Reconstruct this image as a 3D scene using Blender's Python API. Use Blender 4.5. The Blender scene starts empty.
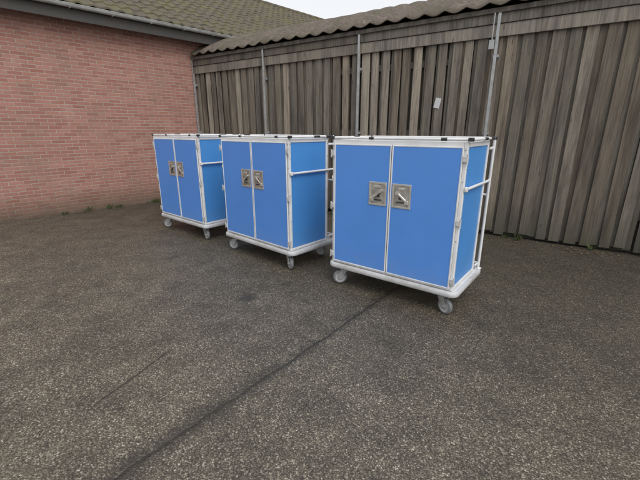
import bpy, bmesh, math, random
from mathutils import Vector, Matrix
random.seed(7)
R=math.radians
scene=bpy.context.scene

# ---------------- node helpers ----------------
def newmat(name):
    m=bpy.data.materials.new(name); m.use_nodes=True
    nt=m.node_tree
    return m,nt,nt.nodes['Principled BSDF']
class N:
    def __init__(s,nt): s.nt=nt
    def add(s,t,**kw):
        n=s.nt.nodes.new(t)
        for k,v in kw.items(): setattr(n,k,v)
        return n
    def link(s,a,b): s.nt.links.new(a,b)
    def setin(s,n,i,v):
        if hasattr(v,'is_output') : s.link(v,n.inputs[i])
        else: n.inputs[i].default_value=v
    def math(s,op,a,b=None,c=None,clamp=False):
        n=s.add('ShaderNodeMath',operation=op); n.use_clamp=clamp
        s.setin(n,0,a)
        if b is not None: s.setin(n,1,b)
        if c is not None: s.setin(n,2,c)
        return n.outputs[0]
    def noise(s,vec,scale,detail=3,rough=.55,dist=0):
        n=s.add('ShaderNodeTexNoise'); s.link(vec,n.inputs['Vector'])
        n.inputs['Scale'].default_value=scale; n.inputs['Detail'].default_value=detail
        n.inputs['Roughness'].default_value=rough; n.inputs['Distortion'].default_value=dist
        return n.outputs['Fac']
    def voro(s,vec,scale,out='Color',feature='F1'):
        n=s.add('ShaderNodeTexVoronoi',feature=feature); s.link(vec,n.inputs['Vector'])
        n.inputs['Scale'].default_value=scale
        return n.outputs[out]
    def ramp(s,fac,stops):
        n=s.add('ShaderNodeValToRGB'); s.link(fac,n.inputs[0])
        e=n.color_ramp.elements
        while len(e)<len(stops): e.new(.5)
        for i,(p,c) in enumerate(stops):
            e[i].position=p
            if not isinstance(c,(tuple,list)): c=(c,c,c)
            e[i].color=(*c[:3],1)
        return n.outputs[0]
    def mix(s,fac,a,b,mode='MIX'):
        n=s.add('ShaderNodeMix',data_type='RGBA',blend_type=mode)
        s.setin(n,0,fac)
        for i,v in ((6,a),(7,b)):
            if hasattr(v,'is_output'): s.link(v,n.inputs[i])
            else: n.inputs[i].default_value=(*v[:3],1) if isinstance(v,(tuple,list)) else (v,v,v,1)
        return n.outputs[2]
    def maprange(s,v,a,b,c,d,smooth=False):
        n=s.add('ShaderNodeMapRange'); s.link(v,n.inputs[0])
        if smooth: n.interpolation_type='SMOOTHSTEP'
        for i,x in enumerate((a,b,c,d)): n.inputs[i+1].default_value=x
        return n.outputs[0]
    def coords(s,kind='Object',scale=None):
        tc=s.add('ShaderNodeTexCoord').outputs[kind]
        if scale:
            m=s.add('ShaderNodeMapping'); s.link(tc,m.inputs[0]); m.inputs['Scale'].default_value=scale
            return m.outputs[0]
        return tc
    def bump(s,h,strength,dist,bsdf,normal=None):
        n=s.add('ShaderNodeBump'); s.link(h,n.inputs['Height'])
        n.inputs['Strength'].default_value=strength; n.inputs['Distance'].default_value=dist
        if normal is not None: s.link(normal,n.inputs['Normal'])
        if bsdf: s.link(n.outputs[0],bsdf.inputs['Normal'])
        return n.outputs[0]

# ---------------- materials ----------------
def mat_simple(name,col,rough=.5,metal=0,var=.15,nscale=6,bump=0,coat=0,dirt=None):
    m,nt,b=newmat(name); n=N(nt); co=n.coords()
    f=n.noise(co,nscale,4,.6)
    c=n.mix(n.maprange(f,.3,.7,0,1),tuple(x*(1-var) for x in col),tuple(min(1,x*(1+var)) for x in col))
    if dirt:
        c=n.mix(n.maprange(n.noise(co,3.1,5,.7),.50,.72,0,dirt[0]),c,dirt[1])
    n.link(c,b.inputs['Base Color'])
    n.link(n.maprange(f,.3,.7,max(0,rough-.08),min(1,rough+.1)),b.inputs['Roughness'])
    b.inputs['Metallic'].default_value=metal
    return m

def mat_panel(name,col):
    m,nt,b=newmat(name); n=N(nt); co=n.coords()
    sep=n.add('ShaderNodeSeparateXYZ'); n.link(co,sep.inputs[0])
    big=n.noise(co,1.7,5,.65)
    c=n.mix(n.maprange(big,.3,.7,0,1),tuple(x*.95 for x in col),tuple(min(1,x*1.04) for x in col))
    low=n.math('MULTIPLY',n.maprange(sep.outputs[2],.26,.5,1,0),n.maprange(n.noise(co,8,5,.7),.35,.7,0,.25))
    c=n.mix(low,c,(.26,.27,.27))
    n.link(c,b.inputs['Base Color'])
    n.link(n.maprange(big,.3,.7,.38,.54),b.inputs['Roughness'])
    n.bump(n.noise(co,2.2,1),.12,.02,b)
    return m
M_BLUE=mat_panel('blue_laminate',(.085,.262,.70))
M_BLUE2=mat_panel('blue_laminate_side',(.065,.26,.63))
M_WHITE=mat_simple('white_coated_aluminium',(.70,.71,.72),.38,0,.06,5,0,0,(.45,(.38,.36,.32)))
M_ALU=mat_simple('anodised_aluminium',(.60,.61,.62),.35,.35,.06,8)
M_STEEL=mat_simple('stainless_steel',(.64,.62,.57),.33,.75,.08,10)
M_DARKSTEEL=mat_simple('recess_steel',(.40,.39,.36),.4,.6,.3,16)
M_ZINC=mat_simple('galvanised_steel',(.38,.39,.39),.5,.5,.18,12)
M_BLACK=mat_simple('black_plastic',(.03,.03,.032),.5)
M_DECK=mat_simple('grey_deck_bumper',(.54,.55,.56),.5,0,.08,6,0,0,(.8,(.25,.23,.2)))
M_TYRE=mat_simple('grey_rubber_tyre',(.17,.175,.18),.7,0,.15,12)
M_HUB=mat_simple('caster_hub_plastic',(.38,.39,.40),.5,0,.1,12,0,0,(.6,(.15,.14,.12)))

def mat_wood(name,dark,light,green=.35):
    m,nt,b=newmat(name); n=N(nt); co=n.coords()
    at=n.add('ShaderNodeAttribute'); at.attribute_name='tint'
    sepa=n.add('ShaderNodeSeparateColor'); n.link(at.outputs['Color'],sepa.inputs[0])
    comb=n.add('ShaderNodeCombineXYZ'); n.link(n.math('MULTIPLY',sepa.outputs[1],37.),comb.inputs[2])
    va=n.add('ShaderNodeVectorMath',operation='ADD'); n.link(co,va.inputs[0]); n.link(comb.outputs[0],va.inputs[1])
    def sc(v):
        mp=n.add('ShaderNodeMapping'); n.link(va.outputs[0],mp.inputs[0]); mp.inputs['Scale'].default_value=v; return mp.outputs[0]
    grain=n.noise(sc((60,60,2.2)),1,4,.65,.4)
    stain=n.noise(sc((7,7,.7)),1,5,.65)
    c=n.mix(n.maprange(grain,.3,.7,0,1),dark,light)
    c=n.mix(n.maprange(stain,.45,.66,0,.75),c,tuple(x*.42 for x in dark))
    c=n.mix(n.maprange(stain,.5,.3,0,green),c,(.16,.155,.09))
    c=n.mix(1.0,c,n.maprange(sepa.outputs[0],0,1,.5,1.3),'MULTIPLY')
    c=n.mix(n.math('MULTIPLY',sepa.outputs[1],.45),c,n.mix(1.0,c,(1.0,.80,.60),'MULTIPLY'))
    kn=n.voro(sc((9,9,2.2)),1,'Distance')
    c=n.mix(n.maprange(kn,.05,.1,.7,0),c,(.035,.028,.02))
    sep=n.add('ShaderNodeSeparateXYZ'); n.link(co,sep.inputs[0])
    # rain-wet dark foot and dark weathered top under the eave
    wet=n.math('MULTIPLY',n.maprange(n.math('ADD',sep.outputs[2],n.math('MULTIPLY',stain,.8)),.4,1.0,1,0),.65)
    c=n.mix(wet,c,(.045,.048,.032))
    n.link(c,b.inputs['Base Color']); b.inputs['Roughness'].default_value=.85
    n.bump(grain,.5,.006,b)
    return m
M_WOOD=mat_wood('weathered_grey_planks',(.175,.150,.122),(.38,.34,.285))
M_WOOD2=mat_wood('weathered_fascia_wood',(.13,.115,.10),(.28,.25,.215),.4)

def mat_brick():
    m,nt,b=newmat('pink_red_brick'); n=N(nt); co=n.coords()
    sep=n.add('ShaderNodeSeparateXYZ'); n.link(co,sep.inputs[0])
    cb=n.add('ShaderNodeCombineXYZ'); n.link(sep.outputs[0],cb.inputs[0]); n.link(sep.outputs[2],cb.inputs[1])
    t=n.add('ShaderNodeTexBrick'); n.link(cb.outputs[0],t.inputs['Vector'])
    t.inputs['Scale'].default_value=1; t.inputs['Brick Width'].default_value=.22; t.inputs['Row Height'].default_value=.0645
    t.inputs['Mortar Size'].default_value=.0065; t.inputs['Mortar Smooth'].default_value=.3
    t.inputs['Color1'].default_value=(.42,.205,.16,1); t.inputs['Color2'].default_value=(.31,.13,.10,1); t.inputs['Mortar'].default_value=(.44,.37,.32,1)
    t.inputs['Bias'].default_value=0
    c=n.mix(n.maprange(n.noise(co,24,4,.7),.35,.75,0,.4),t.outputs['Color'],(.22,.12,.09))
    f=n.noise(co,1.6,6,.7)
    c=n.mix(n.maprange(f,.48,.75,0,.45),c,(.2,.17,.13))
    c=n.mix(n.maprange(f,.44,.25,0,.4),c,(.5,.38,.33))
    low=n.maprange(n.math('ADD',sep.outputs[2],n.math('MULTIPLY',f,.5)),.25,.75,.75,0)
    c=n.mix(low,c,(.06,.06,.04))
    n.link(c,b.inputs['Base Color']); b.inputs['Roughness'].default_value=.88
    n.bump(n.math('MULTIPLY',t.outputs['Fac'],-1.),.8,.008,b)
    return m
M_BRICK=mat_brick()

def mat_roof(name,base,moss,mossamt,lich=.3):
    m,nt,b=newmat(name); n=N(nt); co=n.coords()
    g=n.noise(co,18,5,.7)
    c=n.mix(n.maprange(g,.3,.7,0,1),tuple(x*.55 for x in base),tuple(x*1.45 for x in base))
    f=n.noise(co,2.6,7,.78)
    c=n.mix(n.maprange(f,.5-mossamt*.2,.62,0,.8),c,moss)
    c=n.mix(n.maprange(g,.6,.68,0,lich),c,(.36,.36,.3))
    n.link(c,b.inputs['Base Color']); b.inputs['Roughness'].default_value=.85
    n.bump(g,.6,.02,b)
    return m
M_TILE=mat_roof('mossy_roof_tiles',(.095,.08,.062),(.12,.11,.04),.3,.2)
M_CORR=mat_roof('corrugated_fibre_cement',(.125,.10,.082),(.075,.065,.04),.4,.2)
M_FASCIA=mat_simple('dark_painted_fascia',(.055,.05,.045),.6,0,.2,6)
M_SOFFIT=mat_simple('grey_soffit_board',(.10,.095,.085),.7,0,.25,4)
M_GUTTER=mat_simple('pale_grey_gutter',(.42,.43,.42),.5,0,.2,5,0,0,(.5,(.16,.16,.12)))
M_NOTICE=mat_simple('faded_white_plastic',(.55,.56,.56),.6,0,.1,9)
M_LEAF=mat_simple('fallen_leaf',(.16,.09,.035),.7,0,.5,40)
M_WEED=mat_simple('weed_green',(.06,.085,.025),.7,0,.4,30)

def mat_ground():
    m,nt,b=newmat('wet_exposed_aggregate_asphalt'); n=N(nt); co=n.coords()
    sep=n.add('ShaderNodeSeparateXYZ'); n.link(co,sep.inputs[0]); X,Y=sep.outputs[0],sep.outputs[1]
    vA=n.add('ShaderNodeTexVoronoi',voronoi_dimensions='2D'); n.link(co,vA.inputs['Vector']); vA.inputs['Scale'].default_value=115
    vB=n.add('ShaderNodeTexVoronoi',voronoi_dimensions='2D'); n.link(co,vB.inputs['Vector']); vB.inputs['Scale'].default_value=240
    sA=n.add('ShaderNodeSeparateColor'); n.link(vA.outputs['Color'],sA.inputs[0])
    sB=n.add('ShaderNodeSeparateColor'); n.link(vB.outputs['Color'],sB.inputs[0])
    colA=n.ramp(sA.outputs[0],[(0,(.040,.033,.025)),(.3,(.100,.083,.061)),(.6,(.165,.140,.105)),(.84,(.25,.22,.168)),(.95,(.37,.335,.262)),(1,(.50,.47,.40))])
    colB=n.ramp(sB.outputs[0],[(0,(.035,.029,.021)),(.5,(.105,.086,.063)),(.85,(.20,.172,.13)),(1,(.36,.33,.26))])
    binder=n.maprange(vA.outputs['Distance'],.32,.66,0,.7)
    pick=n.math('GREATER_THAN',sA.outputs[1],.5)
    c=n.mix(pick,colB,colA)
    c=n.mix(binder,c,(.033,.028,.021))
    big=n.noise(co,.6,4,.6); mid=n.noise(co,3.0,6,.72)
    c=n.mix(1.0,c,n.maprange(big,.3,.7,.78,1.2),'MULTIPLY')
    c=n.mix(1.0,c,n.maprange(mid,.3,.7,.55,1.42),'MULTIPLY')
    c=n.mix(n.maprange(big,.52,.7,0,.3),c,(.080,.072,.040))
    mid0=n.math('SUBTRACT',mid,.5)
    def seam(px,py,nx,ny,wob):
        d=n.math('ADD',n.math('MULTIPLY',n.math('SUBTRACT',X,px),nx),n.math('MULTIPLY',n.math('SUBTRACT',Y,py),ny))
        return n.math('ABSOLUTE',n.math('ADD',d,n.math('MULTIPLY',mid0,wob)))
    d1=seam(.654,3.355,-.776,.631,.13)
    thin=n.maprange(d1,.005,.019,1,0,True)
    soft=n.math('MULTIPLY',n.maprange(d1,.0,.12,1,0,True),n.maprange(mid,.3,.6,1.0,.55))
    d2=seam(-1.19,2.28,-.93,.36,.12)
    m2=n.math('MULTIPLY',n.maprange(Y,1.7,1.9,0,1),n.maprange(Y,2.35,2.5,1,0))
    thin2=n.math('MULTIPLY',n.maprange(d2,.003,.015,1,0,True),m2)
    def stain(x,y,r,amt):
        ddx=n.math('SUBTRACT',X,x); ddy=n.math('SUBTRACT',Y,y)
        rr=n.math('SQRT',n.math('ADD',n.math('MULTIPLY',ddx,ddx),n.math('MULTIPLY',ddy,ddy)))
        rr=n.math('ADD',rr,n.math('MULTIPLY',mid0,r*2.6))
        return n.maprange(rr,r*.1,r*1.1,amt,0,True)
    st=stain(-.72,3.3,.19,.8)
    for a in [(-.35,3.65,.14,.7),(-1.9,4.6,.3,.45),(1.9,2.4,.25,.3),(-2.6,3.4,.3,.45),(-.1,4.4,.35,.5)]:
        st=n.math('MAXIMUM',st,stain(*a))
    dark=n.math('MAXIMUM',n.math('MAXIMUM',thin,thin2),n.math('MAXIMUM',soft,st))
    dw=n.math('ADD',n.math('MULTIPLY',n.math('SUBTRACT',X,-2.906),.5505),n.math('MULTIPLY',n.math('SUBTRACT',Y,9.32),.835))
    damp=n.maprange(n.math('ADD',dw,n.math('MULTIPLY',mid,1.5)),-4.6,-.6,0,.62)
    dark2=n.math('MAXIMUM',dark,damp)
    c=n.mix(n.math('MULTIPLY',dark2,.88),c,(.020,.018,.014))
    n.link(c,b.inputs['Base Color'])
    r=n.math('SUBTRACT',n.maprange(mid,.35,.65,.62,.42),n.math('MULTIPLY',dark2,.08))
    n.link(r,b.inputs['Roughness']); b.inputs['Specular IOR Level'].default_value=.5
    h=n.math('SUBTRACT',n.math('MULTIPLY',vA.outputs['Distance'],-.8),n.math('MULTIPLY',thin,1.5))
    n.bump(h,.55,.006,b)
    return m
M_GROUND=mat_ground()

# ---------------- mesh helpers ----------------
def mkobj(name,bm,mat,parent=None,smooth=False):
    me=bpy.data.meshes.new(name); bm.to_mesh(me); bm.free()
    if mat: me.materials.append(mat)
    if smooth:
        for p in me.polygons: p.use_smooth=True
    o=bpy.data.objects.new(name,me); scene.collection.objects.link(o)
    if parent: o.parent=parent
    return o
def empty(name,loc,rz):
    e=bpy.data.objects.new(name,None); scene.collection.objects.link(e)
    e.location=loc; e.rotation_euler=(0,0,rz); e.empty_display_size=.3
    return e
def addbox(bm,x0,x1,y0,y1,z0,z1,bev=0,tint=None,rot=None,seg=1):
    r=bmesh.ops.create_cube(bm,size=1)
    vs=r['verts']
    c=Vector(((x0+x1)/2,(y0+y1)/2,(z0+z1)/2))
    for v in vs:
        v.co=Vector((v.co.x*(x1-x0),v.co.y*(y1-y0),v.co.z*(z1-z0)))
        if rot: v.co=rot@v.co
        v.co+=c
    if tint is not None:
        lay=bm.loops.layers.color.get('tint') or bm.loops.layers.color.new('tint')
        faces=set(f for v in vs for f in v.link_faces)
        for f in faces:
            for l in f.loops: l[lay]=tint
    if bev:
        es=list(set(e for v in vs for e in v.link_edges))
        bmesh.ops.bevel(bm,geom=es,offset=bev,segments=seg,affect='EDGES',profile=.5)
def cyl(bm,p0,p1,r,seg=14,r2=None):
    p0=Vector(p0);p1=Vector(p1);d=p1-p0
    q=Vector((0,0,1)).rotation_difference(d.normalized()).to_matrix().to_4x4()
    bmesh.ops.create_cone(bm,cap_ends=True,segments=seg,radius1=r,radius2=r if r2 is None else r2,depth=d.length,
        matrix=Matrix.Translation((p0+p1)/2)@q)

# ---------------- ground ----------------
bm=bmesh.new()
bmesh.ops.create_grid(bm,x_segments=8,y_segments=8,size=400)
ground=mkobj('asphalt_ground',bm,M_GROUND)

# ---------------- carts ----------------
W,D=1.37,.80
def build_cart_meshes():
    P=[]
    hw,hd=W/2,D/2
    bx0,bx1=-hw+.03,hw-.045; by0,by1=-hd+.03,-hd+.03+.64
    def part(name,mat,fn,smooth=False):
        bm=bmesh.new(); fn(bm); P.append((name,bm,mat,smooth))
    def deck(bm):
        addbox(bm,-hw+.015,hw-.015,-hd+.015,hd-.015,.20,.238,.006)
    part('deck',M_WHITE,deck)
    def bumper(bm):
        n=8; r=.07; pts=[]
        for cx,cy,a0 in ((hw-r,hd-r,0),(-hw+r,hd-r,90),(-hw+r,-hd+r,180),(hw-r,-hd+r,270)):
            for i in range(n+1):
                a=R(a0+90*i/n); pts.append((cx,cy,math.cos(a),math.sin(a),r))
        rings=[]
        prof=[(-.02,.192),(0,.194),(.006,.202),(.006,.232),(0,.242),(-.02,.244)]
        for (cx,cy,c,s,r_) in pts:
            rings.append([bm.verts.new((cx+(r_+o)*c,cy+(r_+o)*s,z)) for o,z in prof])
        for i in range(len(rings)):
            a=rings[i];b=rings[(i+1)%len(rings)]
            for j in range(len(prof)):
                k=(j+1)%len(prof)
                bm.faces.new((a[j],b[j],b[k],a[k]))
        bmesh.ops.recalc_face_normals(bm,faces=bm.faces)
    part('deck_bumper',M_DECK,bumper,True)
    def frame(bm):
        t=.032
        for x in (bx0,bx1-t):
            for y in (by0,by1-t):
                addbox(bm,x,x+t,y,y+t,.242,1.512,.005)
        for y in (by0+.003,by1-t+.003):
            addbox(bm,bx0+t,bx1-t,y,y+t-.006,1.468,1.508,.004)
            addbox(bm,bx0+t,bx1-t,y,y+t-.006,.244,.272,.004)
        for x in (bx0+.003,bx1-t+.003):
            addbox(bm,x,x+t-.006,by0+t,by1-t,1.468,1.508,.004)
            addbox(bm,x,x+t-.006,by0+t,by1-t,.244,.272,.004)
    part('body_frame',M_WHITE,frame)
    part('top_panel',M_WHITE,lambda bm:addbox(bm,bx0+.036,bx1-.036,by0+.036,by1-.036,1.478,1.496,.003))
    part('floor_panel',M_ALU,lambda bm:addbox(bm,bx0+.036,bx1-.036,by0+.036,by1-.036,.246,.262,.003))
    def sides(bm):
        for x in (bx0+.012,bx1-.026):
            addbox(bm,x,x+.014,by0+.034,by1-.034,.273,1.467,.002)
    part('side_panel',M_BLUE2,sides)
    part('back_panel',M_BLUE,lambda bm:addbox(bm,bx0+.034,bx1-.034,by1-.026,by1-.012,.273,1.467,.002))
    cx=(bx0+bx1)/2
    dz0,dz1=.266,1.474; yf=by0-.016
    dl=(bx0+.028,cx-.003); dr=(cx+.003,bx1-.028)
    def doors(bm):
        for a,b in (dl,dr): addbox(bm,a+.010,b-.010,yf+.003,yf+.013,dz0+.010,dz1-.010,0)
    part('door_panels',M_BLUE,doors)
    def edging(bm):
        e=.013
        for a,b in (dl,dr):
            addbox(bm,a,a+e,yf-.001,yf+.0145,dz0,dz1,.003)
            addbox(bm,b-e,b,yf-.001,yf+.0145,dz0,dz1,.003)
            addbox(bm,a+e,b-e,yf+.0005,yf+.0145,dz0,dz0+e,.003)
            addbox(bm,a+e,b-e,yf+.0005,yf+.0145,dz1-e,dz1,.003)
    part('door_edging',M_WHITE,edging)
    def seal(bm): addbox(bm,cx-.0028,cx+.0028,yf+.002,yf+.012,dz0,dz1)
    part('door_seal',M_BLACK,seal)
    def hinges(bm):
        for x,s in ((bx0,-1),(bx1,1)):
            for z in (.34,.86,1.38):
                addbox(bm,x+ (-.006 if s<0 else -.030),x+(.030 if s<0 else .006),by0-.022,by0-.0025,z-.025,z+.025,.004)
                cyl(bm,(x+s*.008,by0-.014,z-.038),(x+s*.008,by0-.014,z+.038),.008,10)
    part('hinges',M_ALU,hinges)
    zc=1.03
    lat=[(cx-.122,1),(cx+.118,-1)]
    def plates(bm):
        w,h,f=.092,.110,.018
        for x,s in lat:
            y0=yf-.004;y1=yf+.002
            addbox(bm,x-w,x+w,y0,y1,zc+h-f,zc+h,.002); addbox(bm,x-w,x+w,y0,y1,zc-h,zc-h+f,.002)
            addbox(bm,x-w,x-w+f,y0,y1,zc-h+f,zc+h-f,.002); addbox(bm,x+w-f,x+w,y0,y1,zc-h+f,zc+h-f,.002)
            for sx in (-1,1):
                for sz in (-1,1):
                    cyl(bm,(x+sx*(w-.009),y0-.002,zc+sz*(h-.009)),(x+sx*(w-.009),y0+.001,zc+sz*(h-.009)),.005,8)
    part('latch_plates',M_STEEL,plates)
    def dish(bm):
        for x,s in lat: addbox(bm,x-.075,x+.075,yf-.0005,yf+.0025,zc-.093,zc+.093)
    part('latch_recess',M_DARKSTEEL,dish)
    def lever(bm):
        for x,s in lat:
            q=Matrix.Rotation(R(-38*s),3,'Y')
            addbox(bm,x-.06,x+.06,yf-.018,yf-.008,zc-.011,zc+.011,.004,rot=q)
            cyl(bm,(x+s*.035,yf+.001,zc+.03),(x+s*.035,yf-.022,zc+.03),.017,14)
            addbox(bm,x-s*.055-.02,x-s*.055+.02,yf-.014,yf-.002,zc-.07,zc-.035,.003)
            addbox(bm,x-.03,x+.03,yf-.010,yf-.002,zc+.055,zc+.078,.003)
    part('latch_levers',M_STEEL,lever)
    def keyway(bm):
        for x,s in lat:
            addbox(bm,x-.045,x+.045,yf-.003,yf-.001,zc-.062,zc-.05,0)
            addbox(bm,x+s*.01-.012,x+s*.01+.012,yf-.006,yf-.001,zc-.03,zc+.01,0)
    part('latch_keyway',M_BLACK,keyway)
    def tubes(bm):
        r=.012; zt=1.528; x0,x1=-hw+.03,hw-.03; y0,y1=-hd+.035,hd-.03
        for a,b in (((x0,y0,zt),(x1,y0,zt)),((x0,y1,zt),(x1,y1,zt)),((x0,y0,zt),(x0,y1,zt)),((x1,y0,zt),(x1,y1,zt))): cyl(bm,a,b,r)
        for x in (x0,x1):
            cyl(bm,(x,y1,.24),(x,y1,zt),.014)
            cyl(bm,(x,y0+.01,1.14),(x,y1,1.14),.0125)
            addbox(bm,x-.012,x+.012,y0-.006,y0+.03,1.12,1.16,.003)
            for z in (.30,1.44):
                addbox(bm,min(x,0.98*x),max(x,.98*x),by1-.004,y1,z-.012,z+.012,.002)
        cyl(bm,(x0,y1,1.0),(x1,y1,1.0),.012)
        cyl(bm,(x0,y1,.3),(x1,y1,.3),.012)
        for x in (x0,x1):
            addbox(bm,x-.03,x+.03,y1-.03,y1+.02,.24,.252,.002)
    part('tubular_rails',M_WHITE,tubes,True)
    def caps(bm):
        zt=1.528
        x0,x1=-hw+.03,hw-.03; y0,y1=-hd+.035,hd-.03
        for x in (x0,x1):
            for y in (y0,y1):
                cyl(bm,(x,y-.02,zt),(x,y+.02,zt),.0152); cyl(bm,(x-.02,y,zt+.0006),(x+.02,y,zt+.0006),.0152)
            cyl(bm,(x,.0,zt),(x,.10,zt),.0142)
        for xx in (-.25,.42): cyl(bm,(xx,y0,zt),(xx+.05,y0,zt),.0135)
        cyl(bm,(x1,y1-.16,zt),(x1,y1-.04,zt),.0146)
    part('black_clips',M_BLACK,caps,True)
    def bolts(bm):
        for x in (bx0+.016,bx1-.016):
            for z in (.29,.7,1.2,1.45):
                cyl(bm,(x,by0-.003,z),(x,by0+.002,z),.006,8)
        for y in (by0+.016,by1-.016):
            for z in (.29,.6,.9,1.3,1.45):
                cyl(bm,(bx1-.002,y,z),(bx1+.003,y,z),.006,8)
    part('bolts',M_ZINC,bolts)
    return P
def caster_parts():
    P=[]
    def part(name,mat,fn,smooth=False):
        bm=bmesh.new(); fn(bm); P.append((name,bm,mat,smooth))
    wr=.076; ox=.04
    def fork(bm):
        addbox(bm,-.05,.05,-.045,.045,.183,.189,.002)
        cyl(bm,(0,0,.164),(0,0,.184),.032,18,.036)
        cyl(bm,(0,0,.156),(0,0,.165),.038,18)
        for s in (-1,1):
            y=s*.028
            pr=[(-.034,.160),(.040,.160),(ox+.026,.085),(ox+.015,.054),(ox-.015,.054),(ox-.030,.085)]
            f=[bm.verts.new((x,y-.002,z)) for x,z in pr]; g=[bm.verts.new((x,y+.002,z)) for x,z in pr]
            bm.faces.new(f); bm.faces.new(g[::-1])
            for i in range(len(pr)):
                j=(i+1)%len(pr); bm.faces.new((f[j],f[i],g[i],g[j]))
        bmesh.ops.recalc_face_normals(bm,faces=bm.faces)
        cyl(bm,(ox,-.036,wr),(ox,.036,wr),.011,10)
    part('fork',M_ZINC,fork)
    def lathe(bm,prof,seg=28):
        rings=[]
        for i in range(seg):
            a=2*math.pi*i/seg
            rings.append([bm.verts.new((ox+r*math.cos(a),y,wr+r*math.sin(a))) for r,y in prof])
        for i in range(seg):
            a=rings[i];b=rings[(i+1)%seg]
            for j in range(len(prof)-1): bm.faces.new((a[j],a[j+1],b[j+1],b[j]))
        bmesh.ops.recalc_face_normals(bm,faces=bm.faces)
    part('tyre',M_TYRE,lambda bm:lathe(bm,[(.055,-.018),(.063,-.019),(.071,-.015),(.076,-.006),(.076,.006),(.071,.015),(.063,.019),(.055,.018)]),True)
    part('hub',M_HUB,lambda bm:lathe(bm,[(.006,-.022),(.018,-.022),(.02,-.010),(.047,-.010),(.055,-.0175),(.055,.0175),(.047,.010),(.02,.010),(.018,.022),(.006,.022)]))
    return P
cache={}
def instance(P,key,parent,prefix='',mtx=None):
    if key not in cache:
        l=[]
        for name,bm,mat,sm in P:
            me=bpy.data.meshes.new(name); bm.to_mesh(me); bm.free(); me.materials.append(mat)
            l.append((name,me,sm))
        cache[key]=l
        for name,me,sm in l:
            if sm:
                for p in me.polygons: p.use_smooth=True
                try: me.set_sharp_from_angle(angle=R(45))
                except Exception: pass
    for name,me,sm in cache[key]:
        o=bpy.data.objects.new(prefix+name,me); scene.collection.objects.link(o); o.parent=parent
        if mtx is not None: o.matrix_local=mtx
cartP=build_cart_meshes(); casP=caster_parts()
carts=[((.875,3.612,0),37.7,(222,215,338,170)),((-.558,4.74,0),42.4,(200,250,335,200)),((-1.954,5.975,0),40.5,(215,245,350,180))]
for i,(loc,th,ca) in enumerate(carts):
    e=empty('blue_transport_cart',loc,R(-th))
    instance(cartP,'cart',e)
    k=0
    for x in (-W/2+.15,W/2-.14):
        for y in (-D/2+.085,D/2-.10):
            a=ca[k]; k+=1
            mt=Matrix.Translation((x,y,0))@Matrix.Rotation(R(a),4,'Z')
            instance(casP,'caster',e,'caster_%d_'%k,mt)

# ---------------- shed ----------------
shed=empty('wooden_shed',(-2.906,9.32,0),R(-33.4))
L=15.0
bm=bmesh.new(); bm.loops.layers.color.new('tint')
def tint(): return (.1+.85*random.random()**.9,random.random(),random.random(),1)
s=.0
while s<L:
    w=random.uniform(.115,.15)
    rot=Matrix.Rotation(R(random.uniform(-.6,.6)),3,'Y')
    y=-.028+random.uniform(-.005,.005)
    addbox(bm,s,s+w,y,y+.02,.05+random.uniform(-.03,.03),2.95,.002,tint(),rot)
    s+=w+random.uniform(.04,.075)
s=-.07
while s<L:
    w=random.uniform(.13,.15)
    addbox(bm,s,s+w,.0+random.uniform(0,.004),.02,.06+random.uniform(-.02,.02),2.9,.002,tuple(list((random.random()*.45,random.random(),0))+[1]))
    s+=w+random.uniform(.035,.05)
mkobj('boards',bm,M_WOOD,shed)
bm=bmesh.new(); bm.loops.layers.color.new('tint')
for z in (.45,1.5,2.55): addbox(bm,.02,L,.028,.09,z,z+.1,.004,(.3,.5,.5,1))
addbox(bm,.0,L,.095,.105,.0,3.1,0,(.02,.5,.5,1))
mkobj('rails_and_lining',bm,M_WOOD,shed)
bm=bmesh.new(); bm.loops.layers.color.new('tint')
xs=[-.02,4.31,8.62,12.9,L]
for a,b in zip(xs[:-1],xs[1:]):
    addbox(bm,a,b-.006,-.062,-.034,2.845,3.005,.004,(.55+random.random()*.4,random.random(),0,1))
    addbox(bm,a,b-.006,-.078,-.05,3.01,3.165,.004,(.3+random.random()*.35,random.random(),0,1))
addbox(bm,-.02,L,-.11,-.082,3.135,3.2,.004,(.15,.3,0,1))
mkobj('fascia_boards',bm,M_WOOD2,shed)
bm=bmesh.new()
for k in range(0,7):
    x=2.155*k+.03
    addbox(bm,x-.02,x+.02,-.118,-.080,.0,2.843,.003)
    addbox(bm,x-.02,x+.02,-.118,-.114,2.843,3.13,.001)
    for z in (.5,1.55,2.6):
        addbox(bm,x-.04,x+.04,-.08,-.03,z-.02,z+.02,.002)
mkobj('galvanised_posts',bm,M_ZINC,shed)
bm=bmesh.new()
s=.05
while s<L:
    for z in (.5,1.55,2.6):
        addbox(bm,s,s+.007,-.036,-.030,z,z+.007)
    s+=.098
mkobj('nails',bm,M_FASCIA,shed)
bm=bmesh.new()
pitch=.30; nx=int((L-.2)/pitch*10); ny=26; A=3.3
rows=[]
for j in range(ny+1):
    a=A*j/ny
    row=[]
    for i in range(nx+1):
        x=.05+.19*a+i*pitch/10
        z=3.215+.70*a-.22*a*a
        cor=.05*(1-abs(math.sin(math.pi*(i/10)))**1.3)
        row.append(bm.verts.new((x,a-.16,z+cor+.006*math.sin(i*.013*7+j))))
    rows.append(row)
for j in range(ny):
    for i in range(nx): bm.faces.new((rows[j][i],rows[j][i+1],rows[j+1][i+1],rows[j+1][i]))
ro=mkobj('corrugated_roof',bm,M_CORR,shed,True)
so=ro.modifiers.new('thick','SOLIDIFY'); so.thickness=.012; so.offset=-1
bm=bmesh.new(); bm.loops.layers.color.new('tint')
addbox(bm,.7,L,2.95,3.0,0,3.1,0,(.3,.3,0,1)); addbox(bm,L-.03,L,.11,2.94,0,3.1,0,(.3,.3,0,1))
mkobj('rear_and_end_walls',bm,M_WOOD,shed)
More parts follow.
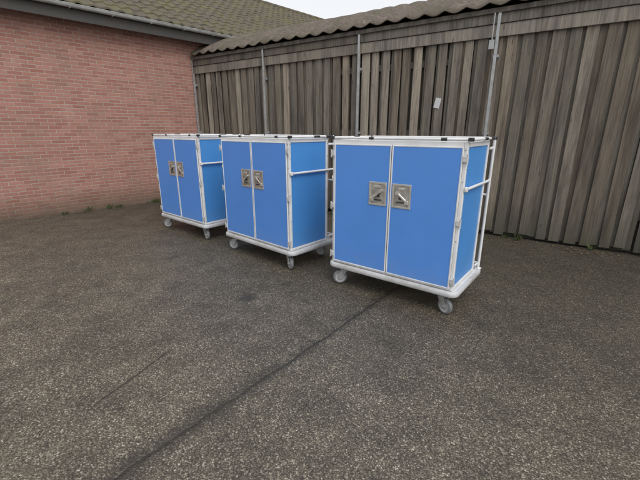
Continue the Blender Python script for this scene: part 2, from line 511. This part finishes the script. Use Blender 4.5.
bm=bmesh.new(); addbox(bm,5.68,5.77,-.042,-.037,1.93,2.08,.001,rot=Matrix.Rotation(R(12),3,'Y'))
mkobj('notice_plate',bm,M_NOTICE,shed)
bm=bmesh.new(); addbox(bm,6.40,6.47,-.15,-.118,2.68,2.80,.004); cyl(bm,(6.435,-.13,2.80),(6.435,-.13,3.13),.009,8)
mkobj('junction_box',bm,M_ZINC,shed)

# ---------------- brick building ----------------
bld=empty('brick_building',(-2.906,9.32,0),R(45.8))
x0,x1=-13,16
bm=bmesh.new(); addbox(bm,x0,x1,0,8.0,0,3.56)
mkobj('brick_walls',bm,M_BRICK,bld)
bm=bmesh.new(); addbox(bm,x0,x1,-.02,0.05,3.56,3.62,.004); addbox(bm,x0-.2,x1,-.26,-.02,3.565,3.585)
mkobj('soffit',bm,M_SOFFIT,bld)
bm=bmesh.new(); addbox(bm,x0-.2,x1,-.29,-.262,3.47,3.70,.004)
mkobj('fascia',bm,M_FASCIA,bld)
bm=bmesh.new(); prof=[]
for k in range(9):
    a=math.pi+math.pi*k/8; prof.append((-.36+.05*math.cos(a),3.71+.05*math.sin(a)))
prof=[(-.418,3.715)]+prof
A0=[bm.verts.new((x0-.2,y,z)) for y,z in prof];B0=[bm.verts.new((x1,y,z)) for y,z in prof]
for k in range(len(prof)-1): bm.faces.new((A0[k],B0[k],B0[k+1],A0[k+1]))
g=mkobj('gutter',bm,M_GUTTER,bld,True); sm=g.modifiers.new('t','SOLIDIFY'); sm.thickness=.006
bm=bmesh.new()
xx=x0
while xx<x1:
    addbox(bm,xx,xx+.02,-.415,-.29,3.645,3.652,.001); xx+=.7
mkobj('gutter_brackets',bm,M_GUTTER,bld)
bm=bmesh.new()
tw=.24; tl=.32; run=4.4; slope=math.atan2(2.42,4.3); Ls=run/math.cos(slope)
nrow=int(Ls/tl); sub=6
nx=int((x1-x0)/tw*sub)
for rr in range(nrow+1):
    d0,d1=rr*tl,(rr+1)*tl+.03
    jit=[random.uniform(-.006,.008) for _ in range(nx//sub+2)]
    prev=None
    for dd,lift in ((d0,.0),(d0,.034),(d1,.0+.004)):
        row=[]
        for i in range(nx+1):
            ph=(i%sub)/sub
            pf=.022*math.sin(2*math.pi*ph)+ (.012 if ph>.8 else 0)+jit[i//sub]
            y=-.36+dd*math.cos(slope); z=3.73+dd*math.sin(slope)+lift+pf
            row.append(bm.verts.new((x0-.2+i*tw/sub,y,z)))
        if prev:
            for i in range(nx): bm.faces.new((prev[i],prev[i+1],row[i+1],row[i]))
        prev=row
mkobj('tiled_roof',bm,M_TILE,bld)
yr=-.36+(nrow+1)*tl*math.cos(slope); zr=3.73+(nrow+1)*tl*math.sin(slope)
bm=bmesh.new(); xx=x0-.2
while xx<x1:
    cyl(bm,(xx,yr,zr-.03),(xx+.40,yr,zr-.02),.12,14,.105); xx+=.38
mkobj('ridge_tiles',bm,M_TILE,bld,True)
bm=bmesh.new()
vs=[bm.verts.new(p) for p in ((x0-.2,yr,zr),(x1,yr,zr),(x1,2*yr+.36,3.73),(x0-.2,2*yr+.36,3.73))]; bm.faces.new(vs)
mkobj('rear_roof_slope',bm,M_TILE,bld)
bm=bmesh.new()
for x in (x0+.01,x1-.01):
    vs=[bm.verts.new(p) for p in ((x,0,3.56),(x,8,3.56),(x,yr,zr-.05))]; bm.faces.new(vs)
mkobj('gables',bm,M_BRICK,bld)

# ---------------- leaves & weeds ----------------
bm=bmesh.new()
ex=Vector((.835,-.5505,0)); ey=Vector((.5505,.835,0)); o0=Vector((-2.906,9.32,0))
def leaf(p,s):
    q=Matrix.Rotation(random.uniform(0,6.28),3,'Z')@Matrix.Rotation(random.uniform(-.4,.4),3,'X')
    pts=[(-1,0,0),(-.3,.45,.15),(.5,.35,.1),(1,0,.2),(.5,-.35,.1),(-.3,-.45,.15)]
    vs=[bm.verts.new(p+q@Vector(t)*s+Vector((0,0,.006+s*.3))) for t in pts]
    bm.faces.new(vs)
for k in range(260):
    leaf(o0+ex*random.uniform(.1,12)-ey*(abs(random.gauss(0,.18))+.13),random.uniform(.012,.028))
for k in range(30):
    leaf(Vector((random.uniform(-4,4),random.uniform(1.8,7),0)),random.uniform(.005,.012))
mkobj('fallen_leaves',bm,M_LEAF)
bm=bmesh.new()
wx=Vector((.697,.717,0)); wy=Vector((-.717,.697,0))
cl=[o0+ex*random.uniform(.2,12)-ey*random.uniform(.05,.14) for _ in range(26)]+[o0-wx*random.uniform(.2,6)-wy*random.uniform(.02,.08) for _ in range(16)]
for c in cl:
    hgt=random.uniform(.04,.13)
    for k in range(random.randint(10,24)):
        a=random.uniform(0,6.28); r=random.uniform(0,.05)
        p=c+Vector((math.cos(a)*r,math.sin(a)*r,0)); ln=Vector((math.cos(a),math.sin(a),0))*hgt*random.uniform(.1,.8)
        wv=Vector((-math.sin(a),math.cos(a),0))*.004; h=hgt*random.uniform(.5,1)
        v=[bm.verts.new(p-wv),bm.verts.new(p+wv),bm.verts.new(p+wv*.8+ln*.4+Vector((0,0,h*.7))),bm.verts.new(p+ln+Vector((0,0,h))),bm.verts.new(p-wv*.8+ln*.4+Vector((0,0,h*.7)))]
        bm.faces.new(v)
mkobj('weeds',bm,M_WEED)

# ---------------- camera / light ----------------
cam=bpy.data.cameras.new('camera'); co=bpy.data.objects.new('camera',cam); scene.collection.objects.link(co)
co.location=(0,0,1.6); co.rotation_euler=(R(90-16.77),0,0); cam.lens=20.53; cam.sensor_width=36; cam.clip_end=2000
scene.camera=co
el,az=R(50),R(155)
sd=bpy.data.lights.new('sun','SUN'); sd.energy=1.4; sd.angle=R(40); sd.color=(1,.97,.93)
so=bpy.data.objects.new('sun',sd); scene.collection.objects.link(so)
dirv=Vector((math.sin(az)*math.cos(el),math.cos(az)*math.cos(el),math.sin(el)))
so.rotation_euler=dirv.to_track_quat('Z','Y').to_euler()
w=bpy.data.worlds.new('World'); scene.world=w; w.use_nodes=True
nt=w.node_tree; n=N(nt)
sky=n.add('ShaderNodeTexSky',sky_type='NISHITA'); sky.sun_disc=False; sky.sun_elevation=el; sky.sun_rotation=az
sky.air_density=1; sky.dust_density=4; sky.ozone_density=1
hs=n.add('ShaderNodeHueSaturation'); hs.inputs['Saturation'].default_value=.25; n.link(sky.outputs[0],hs.inputs['Color'])
mx=n.mix(.6,hs.outputs[0],(8.2,8.3,8.5))
bg=nt.nodes['Background']; n.link(mx,bg.inputs[0]); bg.inputs[1].default_value=.145
scene.view_settings.view_transform='Standard'; scene.view_settings.look='None'; scene.view_settings.exposure=0
